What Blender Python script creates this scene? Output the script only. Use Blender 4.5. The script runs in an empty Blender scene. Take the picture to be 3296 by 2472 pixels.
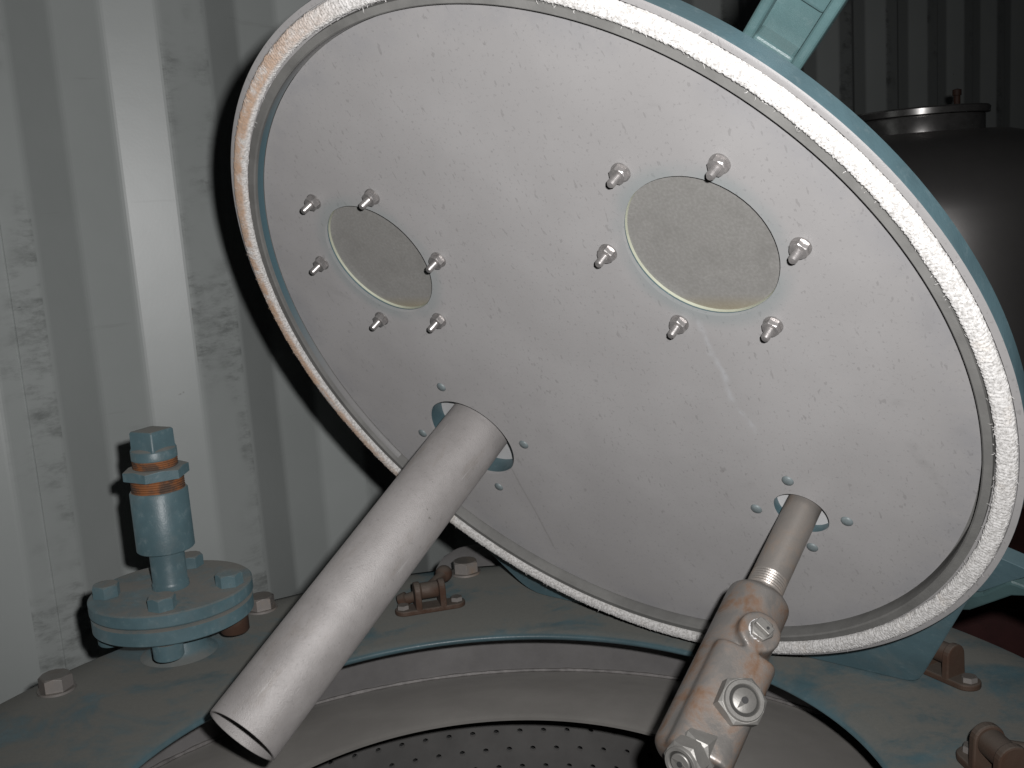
import bpy, bmesh, math, random
from mathutils import Vector, Matrix, noise
random.seed(7)
PI = math.pi
scene = bpy.context.scene
col = scene.collection

# ------------------------------------------------------------------ camera, world, flash, exposure
CAMZ = 1.40
RIGHT = Vector((0.99755418, -0.01176304, -0.06890056))
DOWN = Vector((-0.06989747, -0.16787833, -0.9833266))
FWD = Vector((0.0, 0.98573754, -0.16828994))
CAM = Vector((0, 0, CAMZ))
cam_data = bpy.data.cameras.new('camera')
cam = bpy.data.objects.new('camera', cam_data)
col.objects.link(cam)
up = -DOWN
cam.matrix_world = Matrix(((RIGHT.x, up.x, -FWD.x, 0), (RIGHT.y, up.y, -FWD.y, 0), (RIGHT.z, up.z, -FWD.z, CAMZ), (0, 0, 0, 1)))
cam_data.sensor_width = 36.0
cam_data.sensor_fit = 'HORIZONTAL'
cam_data.lens = 1.03054 * 36.0
cam_data.clip_start = 0.02
cam_data.clip_end = 60.0
scene.camera = cam

world = bpy.data.worlds.new('World')
scene.world = world
world.use_nodes = True
world.node_tree.nodes['Background'].inputs['Color'].default_value = (0.8, 0.85, 0.9, 1)
world.node_tree.nodes['Background'].inputs['Strength'].default_value = 0.004

flash_data = bpy.data.lights.new('camera_flash', 'SPOT')
flash_data.energy = 37.0
flash_data.color = (1.0, 0.985, 0.985)
flash_data.shadow_soft_size = 0.007
flash_data.spot_size = math.radians(106)
flash_data.spot_blend = 1.0
flash = bpy.data.objects.new('camera_flash', flash_data)
col.objects.link(flash)
FLASH = CAM + RIGHT * 0.030 - DOWN * 0.028
aim = (FWD + RIGHT * -0.05 - DOWN * 0.08).normalized()
flash.matrix_world = Matrix.Translation(FLASH) @ aim.to_track_quat('-Z', 'Y').to_matrix().to_4x4()

scene.view_settings.view_transform = 'Standard'
scene.view_settings.look = 'None'
scene.view_settings.exposure = 0.0
scene.view_settings.gamma = 1.0
scene.render.engine = 'CYCLES'
scene.cycles.use_denoising = True
scene.cycles.max_bounces = 6

# ------------------------------------------------------------------ materials
class NT:
    def __init__(self, name):
        self.m = bpy.data.materials.new(name)
        self.m.use_nodes = True
        self.t = self.m.node_tree
        self.n = self.t.nodes
        self.b = self.n['Principled BSDF']
        self.b.inputs['Diffuse Roughness'].default_value = 0.0
        self.tc = self.n.new('ShaderNodeTexCoord')
        self.vec = self.tc.outputs['Object']
    def link(self, a, b):
        self.t.links.new(a, b)
    def noise(self, scale, detail=4, rough=0.6, stretch=None, dist=0.0):
        nd = self.n.new('ShaderNodeTexNoise')
        nd.inputs['Scale'].default_value = scale
        nd.inputs['Detail'].default_value = detail
        nd.inputs['Roughness'].default_value = rough
        nd.inputs['Distortion'].default_value = dist
        v = self.vec
        if stretch:
            mp = self.n.new('ShaderNodeMapping')
            mp.inputs['Scale'].default_value = stretch[:3]
            if len(stretch) > 3:
                mp.inputs['Rotation'].default_value = stretch[3:6]
            self.link(v, mp.inputs['Vector'])
            v = mp.outputs['Vector']
        self.link(v, nd.inputs['Vector'])
        return nd.outputs['Fac']
    def ramp(self, fac, lo, hi, inv=False):
        r = self.n.new('ShaderNodeMapRange')
        r.interpolation_type = 'SMOOTHSTEP'
        r.inputs['From Min'].default_value = lo
        r.inputs['From Max'].default_value = hi
        if inv:
            r.inputs['To Min'].default_value = 1
            r.inputs['To Max'].default_value = 0
        self.link(fac, r.inputs['Value'])
        return r.outputs['Result']
    def math(self, op, a, b=None):
        m = self.n.new('ShaderNodeMath')
        m.operation = op
        for i, v in enumerate((a, b)):
            if v is None:
                continue
            if isinstance(v, (int, float)):
                m.inputs[i].default_value = v
            else:
                self.link(v, m.inputs[i])
        return m.outputs[0]
    def mix(self, fac, a, b):
        m = self.n.new('ShaderNodeMix')
        m.data_type = 'RGBA'
        for idx, v in ((0, fac), (6, a), (7, b)):
            if isinstance(v, (int, float)):
                m.inputs[idx].default_value = v
            elif isinstance(v, tuple):
                m.inputs[idx].default_value = (v[0], v[1], v[2], 1)
            else:
                self.link(v, m.inputs[idx])
        return m.outputs[2]
    def normal_z(self):
        g = self.n.new('ShaderNodeNewGeometry')
        s = self.n.new('ShaderNodeSeparateXYZ')
        self.link(g.outputs['Normal'], s.inputs[0])
        return s.outputs['Z']
    def xyz(self):
        s = self.n.new('ShaderNodeSeparateXYZ')
        self.link(self.tc.outputs['Object'], s.inputs[0])
        return s.outputs
    def color(self, c):
        if isinstance(c, tuple):
            self.b.inputs['Base Color'].default_value = (c[0], c[1], c[2], 1)
        else:
            self.link(c, self.b.inputs['Base Color'])
    def rough(self, r):
        if isinstance(r, (int, float)):
            self.b.inputs['Roughness'].default_value = r
        else:
            self.link(r, self.b.inputs['Roughness'])
    def metal(self, r):
        if isinstance(r, (int, float)):
            self.b.inputs['Metallic'].default_value = r
        else:
            self.link(r, self.b.inputs['Metallic'])
    def bump(self, h, strength, dist=0.001):
        b = self.n.new('ShaderNodeBump')
        b.inputs['Strength'].default_value = strength
        b.inputs['Distance'].default_value = dist
        self.link(h, b.inputs['Height'])
        self.link(b.outputs['Normal'], self.b.inputs['Normal'])
    def segment(self, a, b, width, nz=0.0):
        """soft stain along the segment a-b of object x,y; 1 on the line"""
        x, y, z = self.xyz()
        if nz:
            w = self.math('MULTIPLY', self.math('SUBTRACT', self.noise(26, 3), 0.5), nz)
            x = self.math('ADD', x, w)
        L2 = (b[0] - a[0]) ** 2 + (b[1] - a[1]) ** 2
        dx = self.math('SUBTRACT', x, a[0]); dy = self.math('SUBTRACT', y, a[1])
        t = self.math('DIVIDE', self.math('ADD', self.math('MULTIPLY', dx, b[0] - a[0]), self.math('MULTIPLY', dy, b[1] - a[1])), L2)
        t = self.math('MINIMUM', self.math('MAXIMUM', t, 0.0), 1.0)
        ex = self.math('SUBTRACT', dx, self.math('MULTIPLY', t, b[0] - a[0]))
        ey = self.math('SUBTRACT', dy, self.math('MULTIPLY', t, b[1] - a[1]))
        d = self.math('SQRT', self.math('ADD', self.math('MULTIPLY', ex, ex), self.math('MULTIPLY', ey, ey)))
        return self.ramp(d, 0.0, width, True)

def mat_lid_steel(name, streaks=False):
    k = NT(name)
    c = k.mix(k.ramp(k.noise(9, 5), 0.35, 0.7), (0.192, 0.187, 0.185), (0.213, 0.208, 0.206))
    c = k.mix(k.math('MULTIPLY', k.ramp(k.noise(420, 2, 0.5), 0.60, 0.74), 0.35), c, (0.105, 0.10, 0.10))
    sp = k.ramp(k.noise(260, 2, 0.4, (1.5, 0.6, 1)), 0.675, 0.73)
    c = k.mix(k.math('MULTIPLY', sp, 0.34), c, (0.105, 0.10, 0.098))
    c = k.mix(k.math('MULTIPLY', k.ramp(k.noise(23, 6, 0.65, None, 0.6), 0.62, 0.76), 0.16), c, (0.11, 0.107, 0.105))
    if streaks:
        x, y, z = k.xyz()
        for gx, gy, gr in ((-0.1385, 0.1015, 0.0492), (0.1385, 0.1035, 0.0500)):
            dx = k.math('SUBTRACT', x, gx); dy = k.math('SUBTRACT', y, gy)
            d = k.math('SQRT', k.math('ADD', k.math('MULTIPLY', dx, dx), k.math('MULTIPLY', dy, dy)))
            h = k.math('MULTIPLY', k.ramp(d, gr + 0.001, gr + 0.013, True), k.ramp(k.noise(30, 4), 0.2, 0.6))
            c = k.mix(k.math('MULTIPLY', h, 0.38), c, (0.118, 0.150, 0.152))
        rr = k.math('SQRT', k.math('ADD', k.math('MULTIPLY', x, x), k.math('MULTIPLY', y, y)))
        e = k.math('MULTIPLY', k.ramp(rr, 0.250, 0.279), k.ramp(k.noise(16, 6, 0.7), 0.38, 0.62))
        c = k.mix(k.math('MULTIPLY', e, 0.35), c, (0.135, 0.138, 0.150))
        s = k.math('MULTIPLY', k.segment((0.120, 0.048), (0.128, -0.045), 0.0038, 0.02), k.ramp(k.noise(60, 4), 0.35, 0.7))
        c = k.mix(k.math('MULTIPLY', s, 0.38), c, (0.30, 0.315, 0.33))
        s = k.segment((-0.118, -0.118), (-0.118, -0.215), 0.0016, 0.004)
        c = k.mix(k.math('MULTIPLY', s, 0.4), c, (0.10, 0.095, 0.09))
        s = k.segment((0.236, -0.045), (0.247, -0.085), 0.006, 0.02)
        s = k.math('MULTIPLY', s, k.ramp(k.noise(50, 4), 0.4, 0.65))
        c = k.mix(k.math('MULTIPLY', s, 0.25), c, (0.09, 0.088, 0.085))
        s = k.segment((0.168, 0.232), (0.176, 0.214), 0.0014, 0.004)
        c = k.mix(k.math('MULTIPLY', s, 0.8), c, (0.10, 0.08, 0.07))
    k.color(c); k.metal(0.05); k.rough(0.55)
    k.b.inputs['Diffuse Roughness'].default_value = 0.9
    h = k.math('ADD', k.noise(1500, 2), k.math('MULTIPLY', sp, -0.4))
    k.bump(h, 0.22, 0.0006)
    return k.m

def mat_paint(name, dust=0.9, base=(0.050, 0.085, 0.097), dusty=(0.122, 0.122, 0.110), wear=0.25, lo=0.35):
    """blue-green paint with a coat of dust on what faces up"""
    k = NT(name)
    c = k.mix(k.ramp(k.noise(14, 6, 0.65), 0.35, 0.7), base, tuple(v * 1.35 for v in base))
    c = k.mix(k.math('MULTIPLY', k.ramp(k.noise(110, 6, 0.75), 0.52, 0.72), wear), c, (0.30, 0.34, 0.34))
    c = k.mix(k.math('MULTIPLY', k.ramp(k.noise(55, 4, 0.7), 0.66, 0.73), 0.7), c, (0.05, 0.09, 0.10))
    k.b.inputs['Diffuse Roughness'].default_value = 0.5 if dust > 0.5 else 0.15
    if dust > 0:
        d = k.math('MULTIPLY', k.ramp(k.normal_z(), lo, min(1.0, lo + 0.6)), dust)
        d = k.math('MULTIPLY', d, k.ramp(k.noise(11, 7, 0.68, None, 0.4), 0.33, 0.54))
        d2 = k.math('MULTIPLY', k.ramp(k.noise(30, 5), 0.5, 0.75), 0.30)
        d = k.math('MAXIMUM', d, k.math('MULTIPLY', d2, dust))
        dc = k.mix(k.noise(300, 2), dusty, tuple(v * 0.8 for v in dusty))
        c = k.mix(d, c, dc)
        k.rough(k.math('ADD', k.math('MULTIPLY', d, 0.45), 0.42))
    else:
        k.rough(0.42)
    k.color(c)
    k.bump(k.math('ADD', k.noise(90, 5), k.math('MULTIPLY', k.noise(700, 2), 0.4)), 0.25, 0.0012)
    return k.m

def mat_rust(name, metal_col=(0.36, 0.34, 0.32), rust=(0.30, 0.13, 0.055), lo=0.42, hi=0.62, metal=0.55, dust=0.0, rough=0.5, sc=22):
    k = NT(name)
    f = k.ramp(k.noise(sc, 8, 0.68, None, 0.5), lo, hi)
    rc = k.mix(k.noise(120, 4), rust, tuple(v * 0.55 for v in rust))
    c = k.mix(f, metal_col, rc)
    if dust > 0:
        c = k.mix(k.math('MULTIPLY', k.ramp(k.normal_z(), 0.2, 0.9), dust), c, (0.12, 0.112, 0.098))
    k.color(c)
    k.metal(k.math('MULTIPLY', k.math('SUBTRACT', 1.0, f), metal))
    k.rough(k.math('ADD', k.math('MULTIPLY', f, 0.35), rough))
    k.bump(k.math('ADD', k.noise(60, 6), k.math('MULTIPLY', k.noise(1100, 4), 0.4)), 0.38, 0.0008)
    return k.m

def mat_plain(name, c, rough=0.6, metal=0.0, var=0.25, sc=25, bumpsc=500, bs=0.2):
    k = NT(name)
    k.color(k.mix(k.ramp(k.noise(sc, 6, 0.65), 0.3, 0.7), c, tuple(v * (1 - var) for v in c)))
    k.rough(rough); k.metal(metal)
    if bs:
        k.bump(k.noise(bumpsc, 3), bs, 0.0006)
    return k.m

def mat_rope():
    k = NT('ceramic_fibre_rope')
    x, y, z = k.xyz()
    ang = k.math('ARCTAN2', k.math('MULTIPLY', y, -1.0), k.math('MULTIPLY', x, -1.0))   # 0 at -x, +90 deg at -y
    # brown heat stain on the side opposite the lift arm: lid angles about 105..215 degrees
    a = k.math('MULTIPLY', k.ramp(ang, -1.55, -1.05), k.ramp(ang, 0.1, 0.9, True))
    r = k.math('SQRT', k.math('ADD', k.math('MULTIPLY', x, x), k.math('MULTIPLY', y, y)))
    side = k.ramp(r, 0.2885, 0.2915)
    st = k.math('MULTIPLY', k.math('MULTIPLY', a, side), k.ramp(k.noise(70, 5, 0.7), 0.30, 0.55))
    c = k.mix(k.ramp(k.noise(500, 3, 0.7), 0.35, 0.7), (0.55, 0.542, 0.53), (0.32, 0.312, 0.30))
    c = k.mix(k.math('MULTIPLY', k.ramp(k.noise(38, 5, 0.7), 0.55, 0.75), 0.35), c, (0.55, 0.47, 0.38))
    c = k.mix(k.math('MULTIPLY', st, 0.78), c, (0.36, 0.215, 0.12))
    gap = k.ramp(k.noise(760, 2, 0.5), 0.56, 0.66)
    c = k.mix(k.math('MULTIPLY', gap, 0.55), c, (0.30, 0.285, 0.26))
    k.color(c); k.rough(0.9); k.b.inputs['Diffuse Roughness'].default_value = 0.6
    k.bump(k.math('ADD', k.noise(2200, 3), k.math('MULTIPLY', gap, -1.2)), 0.6, 0.0008)
    return k.m

def mat_wall(scuff):
    k = NT('container_paint_scuffed' if scuff else 'container_paint')
    c = k.mix(k.ramp(k.noise(3.0, 4), 0.3, 0.7), (0.52, 0.555, 0.54), (0.57, 0.605, 0.59))
    if scuff:
        patch = k.ramp(k.noise(4.5, 3, 0.5, (2, 2, 1)), 0.42, 0.62)
        d = k.ramp(k.noise(6, 9, 0.78, (1.6, 1.6, 4.5, 0, 0.10, 0)), 0.44, 0.66)
        c = k.mix(k.math('MULTIPLY', k.math('MULTIPLY', d, patch), 0.85), c, (0.22, 0.235, 0.225))
        r = k.math('MULTIPLY', k.ramp(k.noise(34, 6, 0.7, (1, 1, 0.45)), 0.66, 0.73), patch)
        c = k.mix(k.math('MULTIPLY', r, 0.55), c, (0.24, 0.15, 0.075))
        s = k.math('MULTIPLY', k.ramp(k.noise(16, 4, 0.5, (0.8, 0.8, 16, 0, 0.14, 0)), 0.68, 0.71), 0.35)
        c = k.mix(s, c, (0.52, 0.54, 0.53))
        b = k.math('MULTIPLY', k.ramp(k.noise(40, 4, 0.6, (1, 1, 3.5, 0, 0.2, 0)), 0.70, 0.74), patch)
        c = k.mix(k.math('MULTIPLY', b, 0.8), c, (0.06, 0.07, 0.07))
    else:
        s = k.math('MULTIPLY', k.ramp(k.noise(9, 5, 0.6, (0.5, 0.5, 7, 0, 0.12, 0)), 0.66, 0.72), 0.14)
        c = k.mix(s, c, (0.24, 0.25, 0.24))
        b = k.ramp(k.noise(26, 3, 0.5), 0.755, 0.78)
        c = k.mix(k.math('MULTIPLY', b, 0.7), c, (0.10, 0.08, 0.07))
    k.color(c); k.rough(0.41)
    k.b.inputs['Specular IOR Level'].default_value = 1.0
    k.b.inputs['Diffuse Roughness'].default_value = 0.0
    k.bump(k.math('ADD', k.noise(5, 3), k.math('MULTIPLY', k.noise(260, 3), 0.10)), 0.22, 0.003)
    return k.m

def mat_glass():
    k = NT('dusty_sight_glass')
    sm = k.ramp(k.noise(42, 7, 0.7, None, 1.2), 0.52, 0.72)
    c = k.mix(k.ramp(k.noise(500, 3), 0.35, 0.7), (0.152, 0.148, 0.140), (0.176, 0.172, 0.164))
    c = k.mix(k.math('MULTIPLY', k.ramp(k.noise(240, 2, 0.5), 0.66, 0.72), 0.35), c, (0.13, 0.127, 0.12))
    x, y, z = k.xyz()
    low = k.ramp(y, -0.05, -0.005, True)
    c = k.mix(k.math('MULTIPLY', k.math('MULTIPLY', sm, low), 0.45), c, (0.30, 0.295, 0.28))
    c = k.mix(k.math('MULTIPLY', k.ramp(k.noise(38, 6, 0.7), 0.45, 0.70), 0.35), c, (0.105, 0.102, 0.095))
    c = k.mix(k.math('MULTIPLY', k.ramp(y, -0.049, -0.036, True), 0.5), c, (0.17, 0.14, 0.075))
    k.color(c); k.rough(0.35); k.b.inputs['Diffuse Roughness'].default_value = 0.9
    k.b.inputs['Coat Weight'].default_value = 0.6
    k.b.inputs['Coat Roughness'].default_value = 0.08
    tr = k.n.new('ShaderNodeBsdfTransparent')
    tr.inputs['Color'].default_value = (0.7, 0.78, 0.72, 1)
    mx = k.n.new('ShaderNodeMixShader')
    k.link(k.math('ADD', k.math('MULTIPLY', k.noise(12, 4), -0.15), 0.22), mx.inputs[0])
    k.link(k.b.outputs[0], mx.inputs[1]); k.link(tr.outputs[0], mx.inputs[2])
    k.link(mx.outputs[0], k.n['Material Output'].inputs['Surface'])
    return k.m

def mat_fillet():
    k = NT('painted_fillet')
    x, y, z = k.xyz()
    ang = k.math('ARCTAN2', k.math('MULTIPLY', y, -1.0), k.math('MULTIPLY', x, -1.0))
    a = k.math('MULTIPLY', k.ramp(ang, -1.25, -0.8), k.ramp(ang, -0.35, 0.15, True))
    k.color(k.mix(a, (0.165, 0.162, 0.16), (0.055, 0.10, 0.118)))
    k.rough(0.5); k.bump(k.noise(300, 3), 0.2, 0.0006)
    return k.m

M = {}
M['fillet'] = mat_fillet()
M['disc'] = mat_lid_steel('blasted_steel_disc', True)
M['steel'] = mat_lid_steel('blasted_steel')
M['paint'] = mat_paint('blue_green_paint', 0.15, wear=0.10)
M['paint_dusty'] = mat_paint('blue_green_paint_dusty', 0.97, wear=0.10)
M['paint_worn'] = mat_paint('blue_green_paint_worn', 0.9, (0.066, 0.110, 0.124), (0.150, 0.143, 0.128), 0.22)
M['paint_arm'] = mat_paint('pale_green_paint', 0.1, (0.040, 0.072, 0.074), (0.2, 0.19, 0.17), 0.06)
M['lip'] = mat_plain('darker_lip_steel', (0.170, 0.168, 0.160), 0.55, 0.05, 0.25, 30)  # lip steel a little darker than the disc and rim face
M['paint_rim'] = mat_paint('blue_green_paint_rim', 0.9, wear=0.08, lo=0.80)
M['rope'] = mat_rope()
M['wall'] = mat_wall(False)
M['wall_scuff'] = mat_wall(True)
M['glass'] = mat_glass()
M['glass_gasket'] = mat_plain('yellowed_gasket', (0.36, 0.37, 0.29), 0.6)
M['white'] = mat_plain('white_seal', (0.50, 0.50, 0.50), 0.5, 0, 0.1)
M['bolt'] = mat_plain('dull_stainless', (0.46, 0.44, 0.43), 0.36, 0.75, 0.3, 160)
M['plug'] = mat_plain('painted_rivet', (0.145, 0.172, 0.177), 0.5, 0, 0.2, 200)
M['pipe'] = mat_plain('blasted_stainless', (0.285, 0.270, 0.264), 0.56, 0.25, 0.28, 16, 1100, 0.7)
M['pipe'].node_tree.nodes['Principled BSDF'].inputs['Diffuse Roughness'].default_value = 0.25
M['nozzle'] = mat_plain('bright_nozzle', (0.25, 0.243, 0.228), 0.5, 0.55, 0.2, 60)
M['bore_shade'] = mat_plain('bore_shade', (0.03, 0.03, 0.03), 0.6)  # near black, paints the shade inside a drilled hole
M['probe'] = mat_rust('stained_galvanised', (0.225, 0.213, 0.20), (0.150, 0.086, 0.050), 0.40, 0.64, 0.6, 0, 0.34, 34)
M['probe_pipe'] = mat_rust('brown_stained_steel', (0.27, 0.25, 0.23), (0.19, 0.125, 0.08), 0.42, 0.75, 0.55, 0, 0.38, 30)
M['rust'] = mat_rust('brown_rust', (0.066, 0.043, 0.030), (0.060, 0.028, 0.015), 0.35, 0.6, 0.1, 0.45, 0.6)
M['rust_orange'] = mat_rust('orange_rust', (0.25, 0.095, 0.032), (0.105, 0.065, 0.045), 0.42, 0.62, 0.0, 0.1, 0.7, 70)
M['rim_bolt'] = mat_rust('dirty_zinc', (0.30, 0.28, 0.265), (0.25, 0.17, 0.11), 0.45, 0.75, 0.45, 0.55, 0.4)
M['inner'] = mat_plain('vessel_inside', (0.185, 0.178, 0.175), 0.5, 0.15, 0.25, 12)
M['collar'] = mat_plain('collar_steel', (0.185, 0.177, 0.165), 0.5, 0.12, 0.2, 9)
M['basket'] = mat_plain('basket_steel', (0.150, 0.146, 0.141), 0.45, 0.2, 0.25, 12)
M['weld'] = mat_plain('weld_bead', (0.21, 0.197, 0.19), 0.6, 0.1, 0.5, 60)
for _k in ('inner', 'collar', 'basket'):
    M[_k].node_tree.nodes['Principled BSDF'].inputs['Diffuse Roughness'].default_value = 0.7
M['dark'] = mat_plain('painted_unlit_depth', (0.02, 0.02, 0.02), 0.9)  # near black, puts unlit depth into the colour
M['red'] = mat_plain('red_brown_paint', (0.045, 0.011, 0.010), 0.5, 0, 0.4)
M['timber'] = mat_plain('dark_timber', (0.06, 0.025, 0.015), 0.7, 0, 0.5)
M['drum'] = mat_plain('brushed_steel', (0.42, 0.405, 0.395), 0.36, 0.85, 0.06, 30, 300, 0.04)
M['drum_rim'] = mat_plain('polished_steel', (0.42, 0.41, 0.40), 0.25, 0.85, 0.3, 60, 40, 0.05)
M['floor'] = mat_plain('container_floor', (0.10, 0.075, 0.055), 0.7, 0, 0.4, 6)

def mat_feed():
    k = NT('dusty_blasted_stainless')
    c = k.mix(k.ramp(k.noise(14, 6, 0.7), 0.35, 0.7), (0.292, 0.277, 0.270), (0.225, 0.213, 0.206))
    c = k.mix(k.math('MULTIPLY', k.ramp(k.noise(34, 7, 0.72, (2, 2, 0.5)), 0.52, 0.72), 0.45), c, (0.20, 0.175, 0.15))
    c = k.mix(k.math('MULTIPLY', k.ramp(k.noise(420, 2, 0.5), 0.62, 0.72), 0.3), c, (0.14, 0.135, 0.13))
    c = k.mix(k.math('MULTIPLY', k.ramp(k.noise(70, 3, 0.5, (6, 6, 0.35)), 0.70, 0.73), 0.4), c, (0.40, 0.39, 0.385))
    c = k.mix(k.math('MULTIPLY', k.ramp(k.noise(90, 4, 0.6), 0.73, 0.77), 0.7), c, (0.08, 0.072, 0.065))
    k.color(c); k.rough(0.54); k.metal(0.25)
    k.b.inputs['Diffuse Roughness'].default_value = 0.25
    k.bump(k.noise(1100, 3), 0.7, 0.0006)
    return k.m
M['pipe'] = mat_feed()

# ------------------------------------------------------------------ mesh helpers
def mesh_obj(name, verts, faces, mat, parent=None, smooth=False, bevel=0.0, seg=2, angle=35):
    me = bpy.data.meshes.new(name)
    me.from_pydata([tuple(v) for v in verts], [], faces)
    bm = bmesh.new(); bm.from_mesh(me)
    bmesh.ops.recalc_face_normals(bm, faces=bm.faces)
    bm.to_mesh(me); bm.free()
    return mesh_link(name, me, mat, parent, smooth, bevel, seg, angle)

def mesh_link(name, me, mat, parent=None, smooth=False, bevel=0.0, seg=2, angle=35):
    for m in (mat if isinstance(mat, (list, tuple)) else [mat]):
        me.materials.append(m)
    if smooth:
        me.shade_smooth()
        try:
            me.set_sharp_from_angle(angle=math.radians(angle))
        except Exception:
            pass
    o = bpy.data.objects.new(name, me)
    col.objects.link(o)
    if parent is not None:
        o.parent = parent
    if bevel > 0:
        b = o.modifiers.new('bevel', 'BEVEL')
        b.width = bevel; b.segments = seg; b.limit_method = 'ANGLE'; b.angle_limit = math.radians(40)
    return o

def lathe(profile, seg=64, closed=False, a0=0.0, a1=2 * PI):
    """profile of (r, z); closed joins last to first; full turn unless a1-a0 < 2pi"""
    full = abs(a1 - a0 - 2 * PI) < 1e-6
    n = seg if full else seg + 1
    V, F = [], []
    for i in range(n):
        a = a0 + (a1 - a0) * i / seg
        for r, z in profile:
            V.append((r * math.cos(a), r * math.sin(a), z))
    p = len(profile)
    for i in range(seg):
        j = (i + 1) % n
        for k in range(p if closed else p - 1):
            l = (k + 1) % p
            F.append((i * p + k, j * p + k, j * p + l, i * p + l))
    return V, F

def xf(V, mtx):
    return [mtx @ Vector(v) for v in V]

def frame(origin, zdir, xhint=(1, 0, 0)):
    z = Vector(zdir).normalized()
    x = Vector(xhint); x = (x - z * x.dot(z)).normalized()
    y = z.cross(x)
    return Matrix(((x.x, y.x, z.x, origin[0]), (x.y, y.y, z.y, origin[1]), (x.z, y.z, z.z, origin[2]), (0, 0, 0, 1)))

def prism(poly, z0, z1):
    n = len(poly)
    V = [(x, y, z0) for x, y in poly] + [(x, y, z1) for x, y in poly]
    F = [tuple(range(n - 1, -1, -1)), tuple(range(n, 2 * n))]
    F += [(i, (i + 1) % n, n + (i + 1) % n, n + i) for i in range(n)]
    return V, F

def box(x0, x1, y0, y1, z0, z1):
    return prism([(x0, y0), (x1, y0), (x1, y1), (x0, y1)], z0, z1)

def join(*parts):
    V, F = [], []
    for v, f in parts:
        o = len(V)
        V += [tuple(p) for p in v]
        F += [tuple(i + o for i in g) for g in f]
    return V, F

def ngon(r, n, rot=0.0, cx=0.0, cy=0.0):
    return [(cx + r * math.cos(rot + 2 * PI * i / n), cy + r * math.sin(rot + 2 * PI * i / n)) for i in range(n)]

def hexhead(r, h, rot=0.0, dome=0.0):
    """hexagonal head with the corners of its top chamfered"""
    V = []
    hx = [(r * math.cos(rot + i * PI / 6) * (1 if i % 2 == 0 else 0.866), r * math.sin(rot + i * PI / 6) * (1 if i % 2 == 0 else 0.866)) for i in range(12)]
    rc = r * 0.86
    V += [(x, y, 0) for x, y in hx]
    V += [(x, y, h * (0.84 if i % 2 == 0 else 0.98)) for i, (x, y) in enumerate(hx)]
    V += [(rc * math.cos(rot + i * PI / 6) , rc * math.sin(rot + i * PI / 6), h) for i in range(12)]
    V.append((0, 0, h + dome))
    F = [tuple(range(11, -1, -1))]
    for i in range(12):
        j = (i + 1) % 12
        F += [(i, j, 12 + j, 12 + i), (12 + i, 12 + j, 24 + j, 24 + i), (24 + i, 24 + j, 36)]
    return V, F

def cyl(r, z0, z1, seg=32, ch=0.0):
    if ch:
        pr = [(0, z0), (r - ch, z0), (r, z0 + ch), (r, z1 - ch), (r - ch, z1), (0, z1)]
    else:
        pr = [(0, z0), (r, z0), (r, z1), (0, z1)]
    return lathe(pr, seg)

def thread(r, z0, z1, n, depth):
    """stack of ridges that reads as a screw thread"""
    pr = []
    for i in range(n):
        a = z0 + (z1 - z0) * i / n; b = z0 + (z1 - z0) * (i + 0.5) / n
        pr += [(r - depth, a), (r, b)]
    pr.append((r - depth, z1))
    return pr

def disc_with_holes(radius, holes, z, seg=160, hseg=64, depth=0.003):
    bm = bmesh.new()
    edges, loops = [], []
    def loop(cx, cy, r, n):
        vs = [bm.verts.new((cx + r * math.cos(2 * PI * i / n), cy + r * math.sin(2 * PI * i / n), z)) for i in range(n)]
        es = [bm.edges.new((vs[i], vs[(i + 1) % n])) for i in range(n)]
        edges.extend(es); loops.append(vs)
    loop(0, 0, radius, seg)
    for cx, cy, r in holes:
        loop(cx, cy, r, hseg)
    bmesh.ops.triangle_fill(bm, use_beauty=True, use_dissolve=False, edges=edges)
    for f in bm.faces:
        if f.normal.z < 0:
            f.normal_flip()
    for vs in loops[1:]:
        lo = [bm.verts.new((v.co.x, v.co.y, z - depth)) for v in vs]
        n = len(vs)
        for i in range(n):
            j = (i + 1) % n
            bm.faces.new((vs[j], vs[i], lo[i], lo[j]))
    me = bpy.data.meshes.new('disc')
    bm.to_mesh(me); bm.free()
    return me

def empty(name, mtx):
    o = bpy.data.objects.new(name, None)
    col.objects.link(o)
    o.empty_display_size = 0.05
    o.matrix_world = mtx
    return o

def tag(o, label, cat, group=None, kind=None):
    o['label'] = label; o['category'] = cat
    if group: o['group'] = group
    if kind: o['kind'] = kind
    return o

def copy_tree(o, parent=None):
    c = o.copy(); col.objects.link(c)
    if parent is not None:
        c.parent = parent
    for ch in list(o.children):
        copy_tree(ch, c)
    return c

def put(V, x, y, z=0.0, rz=0.0):
    return xf(V, Matrix.Translation((x, y, z)) @ Matrix.Rotation(rz, 4, 'Z'))

# ------------------------------------------------------------------ setting: floor and container wall
V, F = box(-6, 9, -4, 12, -0.05, 0.0)
fl = mesh_obj('floor', V, F, M['floor']); fl['kind'] = 'structure'

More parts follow.
